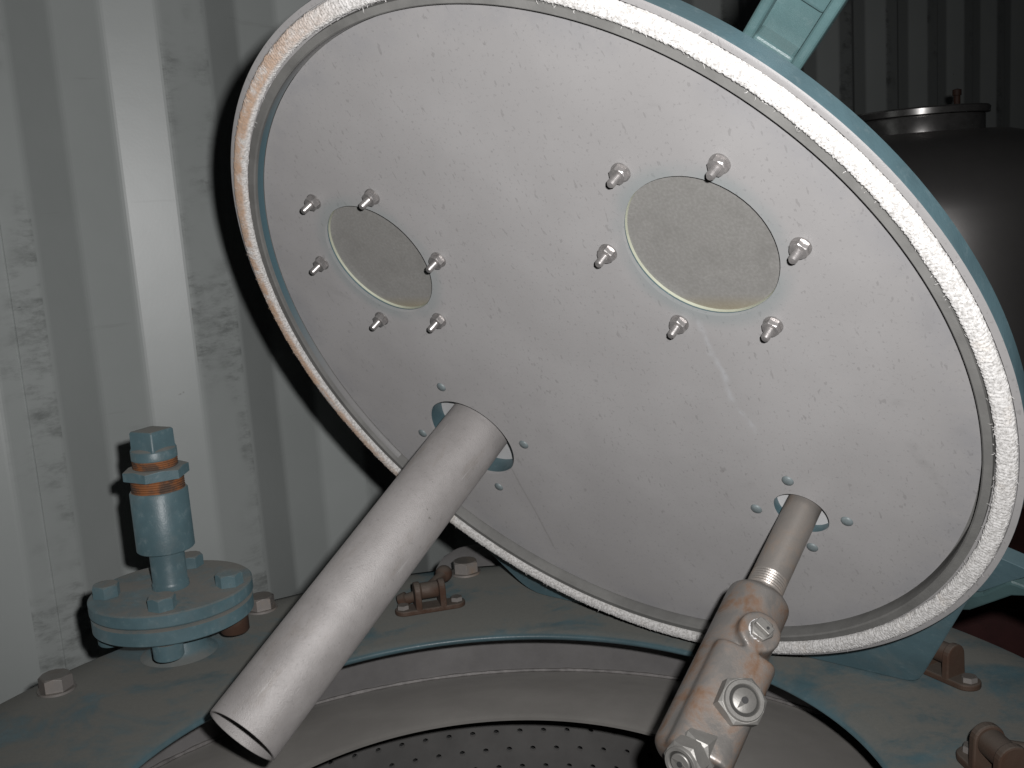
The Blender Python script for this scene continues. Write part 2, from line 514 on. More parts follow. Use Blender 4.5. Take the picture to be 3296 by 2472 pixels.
YAW, WD, PH, FI, FR, DEP, PITCH = 0.7877, 1.53, 0.5485 * 1.107, 0.0722 * 1.107, 0.0688 * 1.107, 0.0301 * 1.107, 0.278 * 1.107
NW = Vector((math.sin(YAW), -math.cos(YAW), 0)); TW = Vector((math.cos(YAW), math.sin(YAW), 0))
SL = (PITCH - FI - FR) / 2
prof = []      # (t, depth, face is the scuffed inner flat)
for k in range(-8, 22):
    b = PH + k * PITCH
    prof += [(b, 0.0, False), (b + SL, DEP, False), (b + SL + FR, DEP, False), (b + PITCH - FI, 0.0, True)]
V, F, MI = [], [], []
zs = [0.0, 0.7, 1.4, 2.1, 2.6]
for t, d, s in prof:
    for zz in zs:
        V.append((t, d, zz))
nz = len(zs)
for i in range(len(prof) - 1):
    for j in range(nz - 1):
        F.append((i * nz + j, (i + 1) * nz + j, (i + 1) * nz + j + 1, i * nz + j + 1))
        MI.append(1 if prof[i][2] else 0)
me = bpy.data.meshes.new('container_wall')
me.from_pydata(V, [], F)
wall = mesh_link('container_wall', me, [M['wall'], M['wall_scuff']])
for p, mi in zip(me.polygons, MI):
    p.material_index = mi
wall.matrix_world = Matrix(((TW.x, -NW.x, 0, -NW.x * WD), (TW.y, -NW.y, 0, -NW.y * WD), (0, 0, 1, 0), (0, 0, 0, 1)))
b = wall.modifiers.new('bevel', 'BEVEL'); b.width = 0.006; b.segments = 3; b.limit_method = 'ANGLE'; b.angle_limit = math.radians(12)
tag(wall, 'pale grey corrugated steel container wall with scuffed ribs behind the vessel', 'wall')
def wall_t(px_t):
    return px_t
seam = [(0, 0)]
V, F = [], []
n = 60
for i in range(n + 1):
    zz = 2.6 * i / n
    w = 0.0014 + 0.0006 * random.random()
    V += [(PH - 0.046 - w, 0.001, zz), (PH - 0.046, -0.0014 - 0.0006 * random.random(), zz), (PH - 0.046 + w, 0.001, zz)]
for i in range(n):
    for j in (0, 1):
        F.append((3 * i + j, 3 * i + 3 + j, 3 * i + 4 + j, 3 * i + 1 + j))
mesh_obj('weld_seam', V, F, M['wall_scuff'], wall)

# ------------------------------------------------------------------ vessel
RIMZ = CAMZ - 0.40014
OC = Vector((-0.03955, 0.66694, RIMZ))
vessel = empty('centrifuge_vessel', Matrix.Translation((OC.x, OC.y, 0)))
tag(vessel, 'open round blue green vessel with dusty top plate and rolled opening rim', 'vessel')
Z = RIMZ
ROP, ROUT = 0.2777, 0.4735
pr = [(ROUT, Z - 0.016), (ROUT, Z - 0.0012), (ROUT - 0.0012, Z)]
pr += [(r, Z) for r in (0.44, 0.40, 0.36, 0.33)]
pr += [(0.294, Z)]
top = mesh_obj('top_plate', *lathe(pr, 180), M['paint_dusty'], vessel, True, angle=50)
pr = [(0.294, Z)]
for i in range(0, 11):
    a = i / 10 * PI * 0.60
    pr.append((0.2905 - 0.0118 * math.sin(a), Z - 0.0042 * (1 - math.cos(a))))
pr += [(0.283, Z - 0.0085), (0.30, Z - 0.0120), (0.46, Z - 0.0175)]
mesh_obj('rolled_rim', *lathe(pr, 180), M['paint_rim'], vessel, True, angle=60)
mesh_obj('shell', *lathe([(0.455, 0.0), (0.455, Z - 0.017)], 120), M['paint'], vessel, True)
mesh_obj('inner_wall', *lathe([(0.4145, Z - 0.0185), (0.4145, Z - 0.12)], 160), M['inner'], vessel, True)
# weld bead, slightly uneven
V, F = [], []
n = 420
for i in range(n):
    a = 2 * PI * i / n
    rr = 0.0022 + 0.0012 * noise.noise(Vector((math.cos(a) * 40, math.sin(a) * 40, 0)))
    for j in range(6):
        b2 = 2 * PI * j / 6
        V.append(((0.4135 + rr * math.cos(b2)) * math.cos(a), (0.4135 + rr * math.cos(b2)) * math.sin(a), Z - 0.1005 + rr * math.sin(b2)))
for i in range(n):
    for j in range(6):
        F.append((i * 6 + j, ((i + 1) % n) * 6 + j, ((i + 1) % n) * 6 + (j + 1) % 6, i * 6 + (j + 1) % 6))
mesh_obj('weld_bead', V, F, M['weld'], vessel, True)
pr = [(0.414, Z - 0.102)]
for i in range(13):
    t = i / 12
    pr.append((0.412 - t * 0.176, Z - 0.102 + 0.043 * math.sin(t * PI / 2)))
pr += [(0.2325, Z - 0.0592), (0.2305, Z - 0.0605), (0.2308, Z - 0.0635), (0.26, Z - 0.068), (0.405, Z - 0.112)]
mesh_obj('collar_ring', *lathe(pr, 180), M['collar'], vessel, True, angle=60)
# perforated basket wall, real holes
RB, NH = 0.400, 98
dA = 2 * PI / NH
rows = [Z - 0.1432 - 0.0208 * i for i in range(9)]
bm = bmesh.new()
def bv(a, z, r=RB):
    return bm.verts.new((r * math.cos(a), r * math.sin(a), z))
HS = 10
for ri, zc in enumerate(rows):
    off = 0.5 * (ri % 2)
    hr = 0.0033
    for k in range(NH):
        ac = (k + off) * dA + 0.01
        outer = []
        hw, hh = dA / 2, 0.0208 / 2
        for (u, v) in ((1, 0), (1, 1), (0, 1), (-1, 1), (-1, 0), (-1, -1), (0, -1), (1, -1)):
            outer.append(bv(ac + u * hw, zc + v * hh))
        inner = [bv(ac + hr / RB * math.cos(2 * PI * i / 8), zc + hr * math.sin(2 * PI * i / 8)) for i in range(8)]
        back = [bv(ac + hr / RB * math.cos(2 * PI * i / 8), zc + hr * math.sin(2 * PI * i / 8), RB + 0.005) for i in range(8)]
        for i in range(8):
            j = (i + 1) % 8
            bm.faces.new((outer[i], outer[j], inner[j], inner[i]))
            bm.faces.new((inner[i], inner[j], back[j], back[i]))
for z0, z1 in ((Z - 0.112, rows[0] + 0.0208 / 2), (rows[-1] - 0.0208 / 2, 0.35)):
    ring0 = [bv(i * dA / 2, z0) for i in range(NH * 2)]
    ring1 = [bv(i * dA / 2, z1) for i in range(NH * 2)]
    for i in range(NH * 2):
        j = (i + 1) % (NH * 2)
        bm.faces.new((ring0[i], ring0[j], ring1[j], ring1[i]))
me = bpy.data.meshes.new('perforated_basket')
bm.to_mesh(me); bm.free()
mesh_link('perforated_basket', me, M['basket'], vessel, True, angle=50)
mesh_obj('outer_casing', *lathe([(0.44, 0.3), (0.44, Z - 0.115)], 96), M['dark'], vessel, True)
mesh_obj('basket_floor', *cyl(0.399, 0.33, 0.35, 96), M['basket'], vessel, True)

# hexagonal bolts along the edge of the top plate
def rim_bolt(ang, r, size=1.0):
    x, y = r * math.cos(math.radians(ang)), r * math.sin(math.radians(ang))
    rot = math.radians(ang * 1.7)
    wv, wf = lathe([(0.006, Z + 0.0003), (0.0165, Z + 0.0003), (0.0165, Z + 0.0025), (0.006, Z + 0.0025)], 28, True)
    hv, hf = hexhead(0.0145, 0.0125, rot)
    bo = mesh_obj('bolt', put(hv, x, y, Z + 0.0025), hf, M['rim_bolt'], vessel, False, 0.0006)
    mesh_obj('washer', put(wv, x, y, 0), wf, M['rim_bolt'], bo, True)
for ang, r in ((150, 0.4455), (121.7, 0.4545), (93.3, 0.4545), (65, 0.4545), (36.7, 0.4545), (8.4, 0.4545), (178.5, 0.4545)):
    rim_bolt(ang, r)

# ------------------------------------------------------------------ plugged flange on the top plate
VX, VY = -0.3354, 0.9568
fp = empty('plugged_flange', Matrix.Translation((VX, VY, RIMZ)))
tag(fp, 'upright pipe stub with rusty threaded plug bolted on two blue green flanges', 'pipe flange')
FRD = 0.0747
mesh_obj('neck', *lathe([(0.036, 0.0004), (0.031, 0.004), (0.0265, 0.0085), (0.0255, 0.037)], 48), M['paint_worn'], fp, True, angle=70)
mesh_obj('lower_flange', *lathe([(0.02, 0.0355), (FRD - 0.0035, 0.0355), (FRD - 0.001, 0.0375), (FRD - 0.001, 0.0495), (FRD - 0.003, 0.0503), (0.02, 0.0503)], 120), M['paint_worn'], fp, True, angle=40)
mesh_obj('gasket', *lathe([(0.02, 0.0503), (FRD - 0.012, 0.0503), (FRD - 0.012, 0.0527), (0.02, 0.0527)], 90), M['rust'], fp, True, angle=40)
mesh_obj('upper_flange', *lathe([(0.012, 0.0527), (FRD - 0.002, 0.0527), (FRD, 0.0545), (FRD, 0.0645), (FRD - 0.0013, 0.0657), (0.012, 0.0657)], 120), M['paint_worn'], fp, True, angle=40)
for i, a in enumerate((-166, -80, -6, 88)):
    ar = math.radians(a); x, y = 0.0575 * math.cos(ar), 0.0575 * math.sin(ar)
    hv, hf = hexhead(0.0128, 0.0118, ar * 1.3 + 0.3)
    bo = mesh_obj('bolt', put(hv, x, y, 0.0659), hf, M['paint_worn'], fp, False, 0.0007)
    mesh_obj('shank', put(cyl(0.006, 0, 0.05, 20)[0], x, y, 0.0255), cyl(0.006, 0, 0.05, 20)[1], M['rust_orange'], bo, True)
    nv, nf = lathe([(0.004, 0.0195), (0.0125, 0.0195), (0.0135, 0.021), (0.0135, 0.0345), (0.004, 0.0345)], 40)
    mesh_obj('nut', put(nv, x, y, 0), nf, M['paint_worn'] if i != 2 else M['rust'], bo, True)
mesh_obj('nipple', *lathe([(0.0165, 0.0657), (0.0172, 0.067), (0.0165, 0.0685), (0.0171, 0.070), (0.0163, 0.0715), (0.016, 0.0725), (0.016, 0.108)], 48), M['paint_worn'], fp, True, angle=60)
pr = [(0.013, 0.104), (0.0255, 0.104), (0.0264, 0.105), (0.0262, 0.160), (0.0252, 0.1615), (0.0232, 0.1615)]
mesh_obj('coupling', *lathe(pr, 64), M['paint_worn'], fp, True, angle=40)
mesh_obj('lower_thread', *lathe([(0.0236, 0.158)] + thread(0.0242, 0.1605, 0.1735, 6, 0.0011), 56), M['rust_orange'], fp, True, angle=20)
hv, hf = hexhead(0.0300, 0.0095, 0.5)
mesh_obj('hex_bushing', put(hv, 0, 0, 0.1735), hf, M['paint_worn'], fp, False, 0.0012, 3)
mesh_obj('upper_thread', *lathe([(0.0195, 0.182)] + thread(0.0205, 0.1830, 0.1925, 5, 0.001), 52), M['rust_orange'], fp, True, angle=20)
mesh_obj('plug_collar', *lathe([(0.0195, 0.1905), (0.0207, 0.1915), (0.0207, 0.1985), (0.0195, 0.2005), (0.012, 0.2025)], 52), M['paint_worn'], fp, True, angle=50)
sq = Matrix.Rotation(math.radians(62), 4, 'Z')
def squircle(s, z, n=8):
    out = []
    for i in range(4):
        cx = [1, -1, -1, 1][i]; cy = [1, 1, -1, -1][i]
        for j in range(n):
            a = PI / 2 * i + PI / 2 * j / (n - 1)
            out.append((cx * (s - 0.0025) + 0.0025 * math.cos(a), cy * (s - 0.0025) + 0.0025 * math.sin(a), z))
    return out
rings = [squircle(0.0155, 0.1995), squircle(0.0145, 0.2025), squircle(0.0143, 0.2165), squircle(0.0133, 0.218)]
V = [v for r_ in rings for v in r_]; n = 32; F = []
for k in range(3):
    for i in range(n):
        F.append((k * n + i, k * n + (i + 1) % n, (k + 1) * n + (i + 1) % n, (k + 1) * n + i))
F.append(tuple(range(3 * n, 4 * n)))
mesh_obj('square_plug_head', xf(V, sq), F, M['paint_worn'], fp, True, angle=40)

# ------------------------------------------------------------------ lid
E1 = Vector((0.7585721, -0.65158911, 0.0)); E2 = Vector((-0.33722585, -0.39259423, 0.85565677)); NL = Vector((-0.55753663, -0.64907735, -0.51754372))
LC = Vector((0.03925424, 0.74716038, -0.12742602 + CAMZ))
LID = Matrix(((E1.x, E2.x, NL.x, LC.x), (E1.y, E2.y, NL.y, LC.y), (E1.z, E2.z, NL.z, LC.z), (0, 0, 0, 1)))
lid = empty('vessel_lid', LID)
tag(lid, 'round grey steel vessel lid swung open, white rope gasket and two sight glasses', 'lid')
ZD = -0.0095
GL = [(-0.1385, 0.1015, 0.0492), (0.1385, 0.1035, 0.0500)]
PH_ = (-0.1468, -0.0851, 0.0426); SH_ = (0.1430, -0.1227, 0.0205)
# rim ring: grey face, gasket groove
pr = [(0.2770, ZD - 0.008), (0.2808, ZD - 0.008), (0.2808, -0.0020), (0.2818, -0.001), (0.2866, -0.001), (0.2870, -0.005), (0.3002, -0.005), (0.3006, -0.001), (0.3032, -0.0012), (0.3044, -0.0022)]
mesh_obj('rim_face', *lathe(pr[5:], 240), M['steel'], lid, True, angle=40)
mesh_obj('inner_lip', *lathe(pr[:6], 240), M['lip'], lid, True, angle=40)
pr = [(0.3044, -0.0022), (0.3046, -0.0035), (0.3040, -0.0150), (0.3034, -0.0156), (0.3015, -0.0162), (0.2985, -0.0215), (0.296, -0.0235), (0.24, -0.034), (0.12, -0.047), (0.0, -0.050)]
mesh_obj('rim_shell', *lathe(pr, 240), M['paint'], lid, True, angle=30)
me = disc_with_holes(0.2787, GL + [PH_, SH_], ZD)
mesh_link('inner_disc', me, M['disc'], lid)
# painted fillet where the disc meets the rim
mesh_obj('rim_fillet', *lathe([(0.28075, -0.0045), (0.2803, -0.0072), (0.2796, -0.0086), (0.2791, -0.0091)], 90, False, math.radians(95), math.radians(205)), M['fillet'], lid, True)

# rope gasket
N, MR = 5200, 16
V, F = [], []
for i in range(N):
    a = 2 * PI * i / N
    ca, sa = math.cos(a), math.sin(a)
    wob = 0.00035 * noise.noise(Vector((ca * 9, sa * 9, 3.1))) + 0.0003 * noise.noise(Vector((ca * 45, sa * 45, 1.1)))
    for j in range(MR):
        b2 = 2 * PI * j / MR
        cx = math.copysign(abs(math.cos(b2)) ** 0.75, math.cos(b2)); cz = math.copysign(abs(math.sin(b2)) ** 0.8, math.sin(b2))
        nn = noise.noise(Vector((ca * 160, sa * 160, j * 0.9)))
        br = math.sin(a * 760 + (1 if math.sin(3 * b2) > 0 else -1) * 2.4 * b2)
        d = 1.0 + 0.035 * br + 0.12 * nn + 0.04 * math.cos(6 * b2)
        rr = 0.2940 + wob + 0.0055 * cx * d
        V.append((rr * ca, rr * sa, -0.0012 + 0.0040 * cz * d))
for i in range(N):
    for j in range(MR):
        F.append((i * MR + j, ((i + 1) % N) * MR + j, ((i + 1) % N) * MR + (j + 1) % MR, i * MR + (j + 1) % MR))
gasket = mesh_obj('rope_gasket', V, F, M['rope'], lid, True, angle=180)
gasket['label'] = 'white braided rope gasket, browned by heat on one side'
V, F = [], []
for i in range(700):
    a = random.uniform(0, 2 * PI); b2 = random.uniform(-0.3, PI + 0.3)
    base = Vector(((0.2935 + 0.0062 * math.cos(b2)) * math.cos(a), (0.2935 + 0.0062 * math.cos(b2)) * math.sin(a), -0.0012 + 0.0040 * math.sin(b2)))
    nrm = Vector((math.cos(a) * math.cos(b2), math.sin(a) * math.cos(b2), math.sin(b2)))
    d = (nrm * random.uniform(0.3, 1) + Vector((random.uniform(-1, 1), random.uniform(-1, 1), random.uniform(-0.5, 0.6)))).normalized()
    ln = random.uniform(0.001, 0.0032) if random.random() < 0.93 else random.uniform(0.003, 0.006)
    s = d.orthogonal().normalized() * 0.00016; s2 = d.cross(s)
    mid = base + d * ln * 0.55 + Vector((random.uniform(-1, 1), random.uniform(-1, 1), random.uniform(-1, 1))) * ln * 0.15
    o = len(V)
    V += [base + s, base - s * 0.5 + s2, base - s * 0.5 - s2, mid + s * 0.7, mid - s * 0.35 + s2 * 0.7, mid - s * 0.35 - s2 * 0.7, base + d * ln]
    for k in range(3):
        l = (k + 1) % 3
        F += [(o + k, o + l, o + 3 + l, o + 3 + k), (o + 3 + k, o + 3 + l, o + 6)]
fz = mesh_obj('loose_fibre', V, F, M['rope'], gasket); fz['kind'] = 'stuff'

# sight glasses with their bolts
for gi, (gx, gy, gr) in enumerate(GL):
    ringv, ringf = lathe([(gr + 0.0002, ZD - 0.0012), (gr + 0.0002, ZD - 0.0042), (gr + 0.006, ZD - 0.0042), (gr + 0.006, ZD - 0.026), (gr + 0.012, ZD - 0.026)], 72)
    sg = mesh_obj('sight_glass', put(ringv, gx, gy), ringf, M['paint'], lid, True, angle=40)
    gv, gf = lathe([(gr + 0.0040, ZD - 0.0043), (gr + 0.0001, ZD - 0.0044), (gr - 0.0004, ZD - 0.0060), (gr + 0.0040, ZD - 0.0062)], 72)
    mesh_obj('gasket', put(gv, gx, gy), gf, M['glass_gasket'], sg, True, angle=60)
    pv, pf = cyl(gr + 0.003, -0.008, 0.0, 72)
    pane = mesh_obj('pane', pv, pf, M['glass'], sg, True, angle=40)
    pane.location = (gx, gy, ZD - 0.0060)
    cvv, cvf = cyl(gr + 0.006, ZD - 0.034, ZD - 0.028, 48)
    mesh_obj('added_dark_disc', put(cvv, gx, gy), cvf, M['dark'], sg, True, angle=40)  # black disc added to stand for the dark outside behind the pane
    for i in range(6):
        a = i * PI / 3
        bx, by = gx + 0.0642 * math.cos(a), gy + 0.0642 * math.sin(a)
        sv, sf = lathe([(0, ZD - 0.001)] + thread(0.0027, ZD - 0.001, ZD + 0.0132, 13, 0.0003) + [(0.0019, ZD + 0.0141), (0.0, ZD + 0.0143)], 20)
        st = mesh_obj('stud', put(sv, bx, by), sf, M['bolt'], lid, True, angle=40)
        wv, wf = lathe([(0.002, 0), (0.0062, 0), (0.0062, 0.0011), (0.002, 0.0011)], 24, True)
        mesh_obj('washer', put(wv, bx, by, ZD + 0.0002), wf, M['bolt'], st, True, angle=40)
        hv, hf = hexhead(0.0057, 0.0044, random.uniform(0, 1))
        mesh_obj('nut', put(hv, bx, by, ZD + 0.0013), hf, M['bolt'], st, False, 0.0002, 1)
# rivet heads round the two pipe openings
for (hx, hy), rr in (((PH_[0], PH_[1]), 0.0587), ((SH_[0], SH_[1]), 0.0337)):
    for i in range(4):
        a = i * PI / 2 + 0.01
        rv, rf = lathe([(0.0043, ZD), (0.0041, ZD + 0.0007), (0.0034, ZD + 0.0013), (0.002, ZD + 0.0018), (0.0, ZD + 0.002)], 24)
        mesh_obj('rivet', put(rv, hx + rr * math.cos(a), hy + rr * math.sin(a)), rf, M['plug'], lid, True, angle=70)
# nozzles behind the openings, each closed by a white seal
for (hx, hy, hr), dp in ((PH_, 0.019), (SH_, 0.010)):
    nv, nf = lathe([(hr + 0.0003, ZD - 0.0022), (hr + 0.0003, ZD - dp), (hr + 0.004, ZD - dp), (hr + 0.004, ZD - 0.055)], 72)
    nz_ = mesh_obj('nozzle', put(nv, hx, hy), nf, M['paint'], lid, True, angle=40)
    wv, wf = cyl(hr + 0.004, ZD - dp - 0.006, ZD - dp - 0.0003, 64)
    mesh_obj('seal', put(wv, hx, hy), wf, M['white'], nz_, True, angle=40)

# lift arm: a cast channel pointing outwards at 45 degrees
def arm_part(name, pieces, parent, mat):
    V, F = join(*pieces)
    return mesh_obj(name, V, F, mat, parent, False, 0.0022, 3)
ra = math.radians(45.2)
AM = Matrix.Rotation(ra, 4, 'Z')
ARM0, ARM1, AW = 0.297, 0.46, 0.0165
def abox(*a):
    v, f = box(*a); return xf(v, AM), f
arm = arm_part('lift_arm', [abox(ARM0, ARM1, -AW, AW, -0.050, -0.031)], lid, M['paint_arm'])
arm_part('arm_flange', [abox(ARM0, ARM1, AW - 0.0052, AW + 0.0006, -0.0515, -0.0185)], arm, M['paint_arm'])
arm_part('arm_flange', [abox(ARM0, ARM1, -AW - 0.0006, -AW + 0.0052, -0.0515, -0.0185)], arm, M['paint_arm'])
arm_part('arm_foot', [abox(ARM0 - 0.004, ARM0 + 0.0055, -AW + 0.0048, AW - 0.0048, -0.052, -0.0200)], arm, M['paint_arm'])
arm_part('arm_rib', [abox(ARM0 + 0.029, ARM1, -AW + 0.0048, AW - 0.0048, -0.033, -0.0270)], arm, M['paint_arm'])

# hinge plate behind the lid, standing on the vessel's top plate
def round_poly(P, rad, n=6):
    out = []
    m = len(P)
    for i in range(m):
        p0, p1, p2 = Vector(P[i - 1]), Vector(P[i]), Vector(P[(i + 1) % m])
        r = rad[i] if isinstance(rad, (list, tuple)) else rad
        if r <= 0:
            out.append(tuple(p1)); continue
        a = p1 + (p0 - p1).normalized() * r; b = p1 + (p2 - p1).normalized() * r
        for k in range(n + 1):
            t = k / n
            q = a * (1 - t) ** 2 + p1 * 2 * t * (1 - t) + b * t * t
            out.append((q.x, q.y))
    return out
poly = round_poly([(-0.222, -0.3385), (0.177, -0.3385), (0.2427, -0.2012), (0.262, -0.12), (-0.28, -0.12), (-0.254, -0.2733)], [0.02, 0.012, 0.02, 0, 0, 0.02])
mesh_obj('hinge_plate', *prism(poly, -0.047, -0.0335), M['paint_dusty'], lid, False, 0.0025, 3)
# forked side bracket, two prongs
P1 = [(0.225, -0.185), (0.2564, -0.1840), (0.2715, -0.1915), (0.318, -0.215), (0.318, -0.216), (0.2850, -0.1985), (0.2703, -0.2004), (0.2610, -0.2065), (0.2379, -0.2248), (0.215, -0.2248)]
P2 = [(0.2200, -0.2360), (0.2385, -0.2275), (0.2560, -0.2110), (0.2600, -0.2094), (0.2689, -0.2123), (0.312, -0.232), (0.312, -0.244), (0.2665, -0.2225), (0.2586, -0.2243), (0.2265, -0.2500), (0.2100, -0.2550)]
sb = mesh_obj('side_bracket', *prism(P1, -0.060, -0.048), M['paint'], lid, False, 0.002, 2)
mesh_obj('bracket_prong', *prism(P2, -0.064, -0.0485), M['paint_arm'], sb, False, 0.002, 2)

# ------------------------------------------------------------------ feed pipe through the lid
pd = Vector((0.003, -0.009, 1.0)).normalized()
fm = LID @ frame((-0.1428, -0.0803, ZD), pd)
feed = empty('feed_pipe', fm)
tag(feed, 'wide straight grey steel pipe sticking out of the open lid, open end', 'pipe')
mesh_obj('tube', *lathe([(0.0258, -0.03), (0.0280, -0.03), (0.0280, 0.3015), (0.0276, 0.3024), (0.0262, 0.3024), (0.0258, 0.3015)], 96, True), M['pipe'], feed, True, angle=35)

# ------------------------------------------------------------------ spray probe
pd = Vector((0.0147, -0.0083, 1.0)).normalized()
q = Vector((0.504, 0.863, 0.0)); pvec = Vector((0.863, -0.504, 0.0))
probe = empty('spray_probe', LID @ frame((0.1450, -0.1184, -0.006), pd, pvec))
tag(probe, 'rust stained cast spray head on thin pipe hanging from the lid', 'spray nozzle')
pr = [(0.0, -0.025), (0.01224, -0.025), (0.01224, 0.058), (0.0120, 0.0585)] + thread(0.0124, 0.059, 0.069, 5, 0.0007) + [(0.0115, 0.072), (0, 0.072)]
mesh_obj('pipe', *lathe(pr, 48), M['probe_pipe'], probe, True, angle=25)
def rbox(x0, x1, y0, y1, z0, z1):
    return box(x0, x1, y0, y1, z0, z1)
top_block = prism(round_poly([(-0.0135, -0.006), (0.0265, -0.006), (0.0265, 0.0268), (-0.0135, 0.0268)], 0.011), 0.126, 0.200)
bossv, bossf = cyl(0.0135, 0.0, 0.0268, 40)
bossm = frame((0.0050, 0.0, 0.1120), (0.12, 1, -0.04))
collar2 = cyl(0.0195, 0.0705, 0.14, 48, 0.004)
V, F = join(cyl(0.0208, 0.072, 0.199, 56, 0.005), top_block, (xf(bossv, bossm), bossf))
head = mesh_obj('spray_head', V, F, M['probe'], probe, True, angle=180)
rm = head.modifiers.new('remesh', 'REMESH'); rm.mode = 'VOXEL'; rm.voxel_size = 0.0011; rm.use_smooth_shade = True
sm = head.modifiers.new('smooth', 'SMOOTH'); sm.factor = 0.5; sm.iterations = 22
# front nozzle: hexagon, ring face, eye-shaped slot and bore
M['slot'] = mat_plain('slot_shade', (0.16, 0.155, 0.145), 0.5, 0.5)  # darker grey paints the shade of the recessed cut
M['groove'] = mat_plain('groove_shade', (0.035, 0.034, 0.031), 0.6, 0.2)  # dark colour paints the shade between ring and tip
def spray_nozzle(origin, direction, r, h, xh, with_collar=False):
    fm_ = frame(origin, direction, xh)
    hv, hf = hexhead(r, h, 0.35)
    if with_collar:
        nb = mesh_obj('nozzle', xf(hv, fm_), hf, M['nozzle'], probe, False, 0.0008)
    else:
        nb = mesh_obj('nozzle', xf(hv, fm_), hf, M['nozzle'], probe, False, 0.0008)
    q = r * 0.80
    rv, rf = lathe([(q * 0.74, h - 0.001), (q, h - 0.001), (q, h + 0.0012), (q * 0.96, h + 0.0018), (q * 0.78, h + 0.0018), (q * 0.74, h + 0.0012)], 48, True)
    mesh_obj('ring', xf(rv, fm_), rf, M['nozzle'], nb, True, angle=40)
    gv, gf = cyl(q * 0.76, h - 0.0005, h + 0.0003, 40)
    mesh_obj('groove', xf(gv, fm_), gf, M['groove'], nb, True, angle=40)  # flat dark disc, the recess shade is in its colour
    cv, cf = lathe([(q * 0.60, h), (q * 0.60, h + 0.0012), (q * 0.56, h + 0.0016), (0.0, h + 0.0016)], 40)
    mesh_obj('tip', xf(cv, fm_), cf, M['nozzle'], nb, True, angle=40)
    lens = []
    L_, Wd = q * 0.57, q * 0.17
    for i in range(13):
        t = -1 + 2 * i / 12; lens.append((L_ * t, Wd * (1 - abs(t))))
    for i in range(11, 0, -1):
        t = -1 + 2 * i / 12; lens.append((L_ * t, -Wd * (1 - abs(t))))
    lv, lf = prism(lens, h + 0.0014, h + 0.00185)
    mesh_obj('slot', xf(lv, fm_), lf, M['slot'], nb)  # raised flat lens, shaded by colour only
    ov, of = cyl(q * 0.17, h + 0.001, h + 0.0022, 20)
    mesh_obj('bore', xf(ov, fm_), of, M['bore_shade'], nb, True, angle=40)  # black disc on the tip, painted as the dark of a hole
    return nb
spray_nozzle((0.0135, 0.0250, 0.1610), (0.22, 1.0, 0.10), 0.0152, 0.0100, (0.35, 0.2, -1))
fm3 = frame((0.0060, 0.0140, 0.1880), (-0.28, 0.38, 0.88), (1, 0, 0))
cv, cf = hexhead(0.0140, 0.014, 0.1)
fit3 = mesh_obj('elbow_fitting', xf(cv, fm3), cf, M['nozzle'], probe, False, 0.0009)
spray_nozzle(tuple((fm3 @ Vector((0, 0, 0.0145)))), (-0.28, 0.42, 0.86), 0.0128, 0.0095, (1, 0.3, 0.6))
# slotted plug in the boss, with thread tape round it
pm = frame(tuple(bossm @ Vector((0, 0, 0.0258))), (0.12, 1, -0.04), (1, 0, 0.3))
tv, tf = lathe([(0.0060, -0.001), (0.0078, -0.001), (0.0082, 0.0004), (0.0078, 0.0010), (0.0066, 0.0010)], 20, False, math.radians(106), math.radians(300))
V = [(x + 0.0003 * noise.noise(Vector((x * 900, y * 900, 0))), y, z + 0.0004 * noise.noise(Vector((x * 700, y * 700, 3)))) for x, y, z in tv]
plug = mesh_obj('boss_plug', *(lambda hv, hf: (xf(hv, pm), hf))(*hexhead(0.0076, 0.0045, 0.2)), M['nozzle'], probe, True, angle=35)
mesh_obj('thread_tape', xf(V, pm), tf, M['white'], plug, True)
bar = [(-0.0056, -0.0030), (0.0056, -0.0030), (0.0056, 0.0030), (-0.0056, 0.0030)]
mesh_obj('flat', *(lambda hv, hf: (xf(hv, pm), hf))(*prism(round_poly(bar, 0.0012), 0.005, 0.0085)), M['nozzle'], plug, False, 0.0005)
mesh_obj('bore', *(lambda hv, hf: (xf(put(hv, 0.0022, 0.0, 0), pm), hf))(*cyl(0.0010, 0.0080, 0.0088, 16)), M['bore_shade'], plug, True, angle=40)  # small black disc, hole darkness painted on the plug

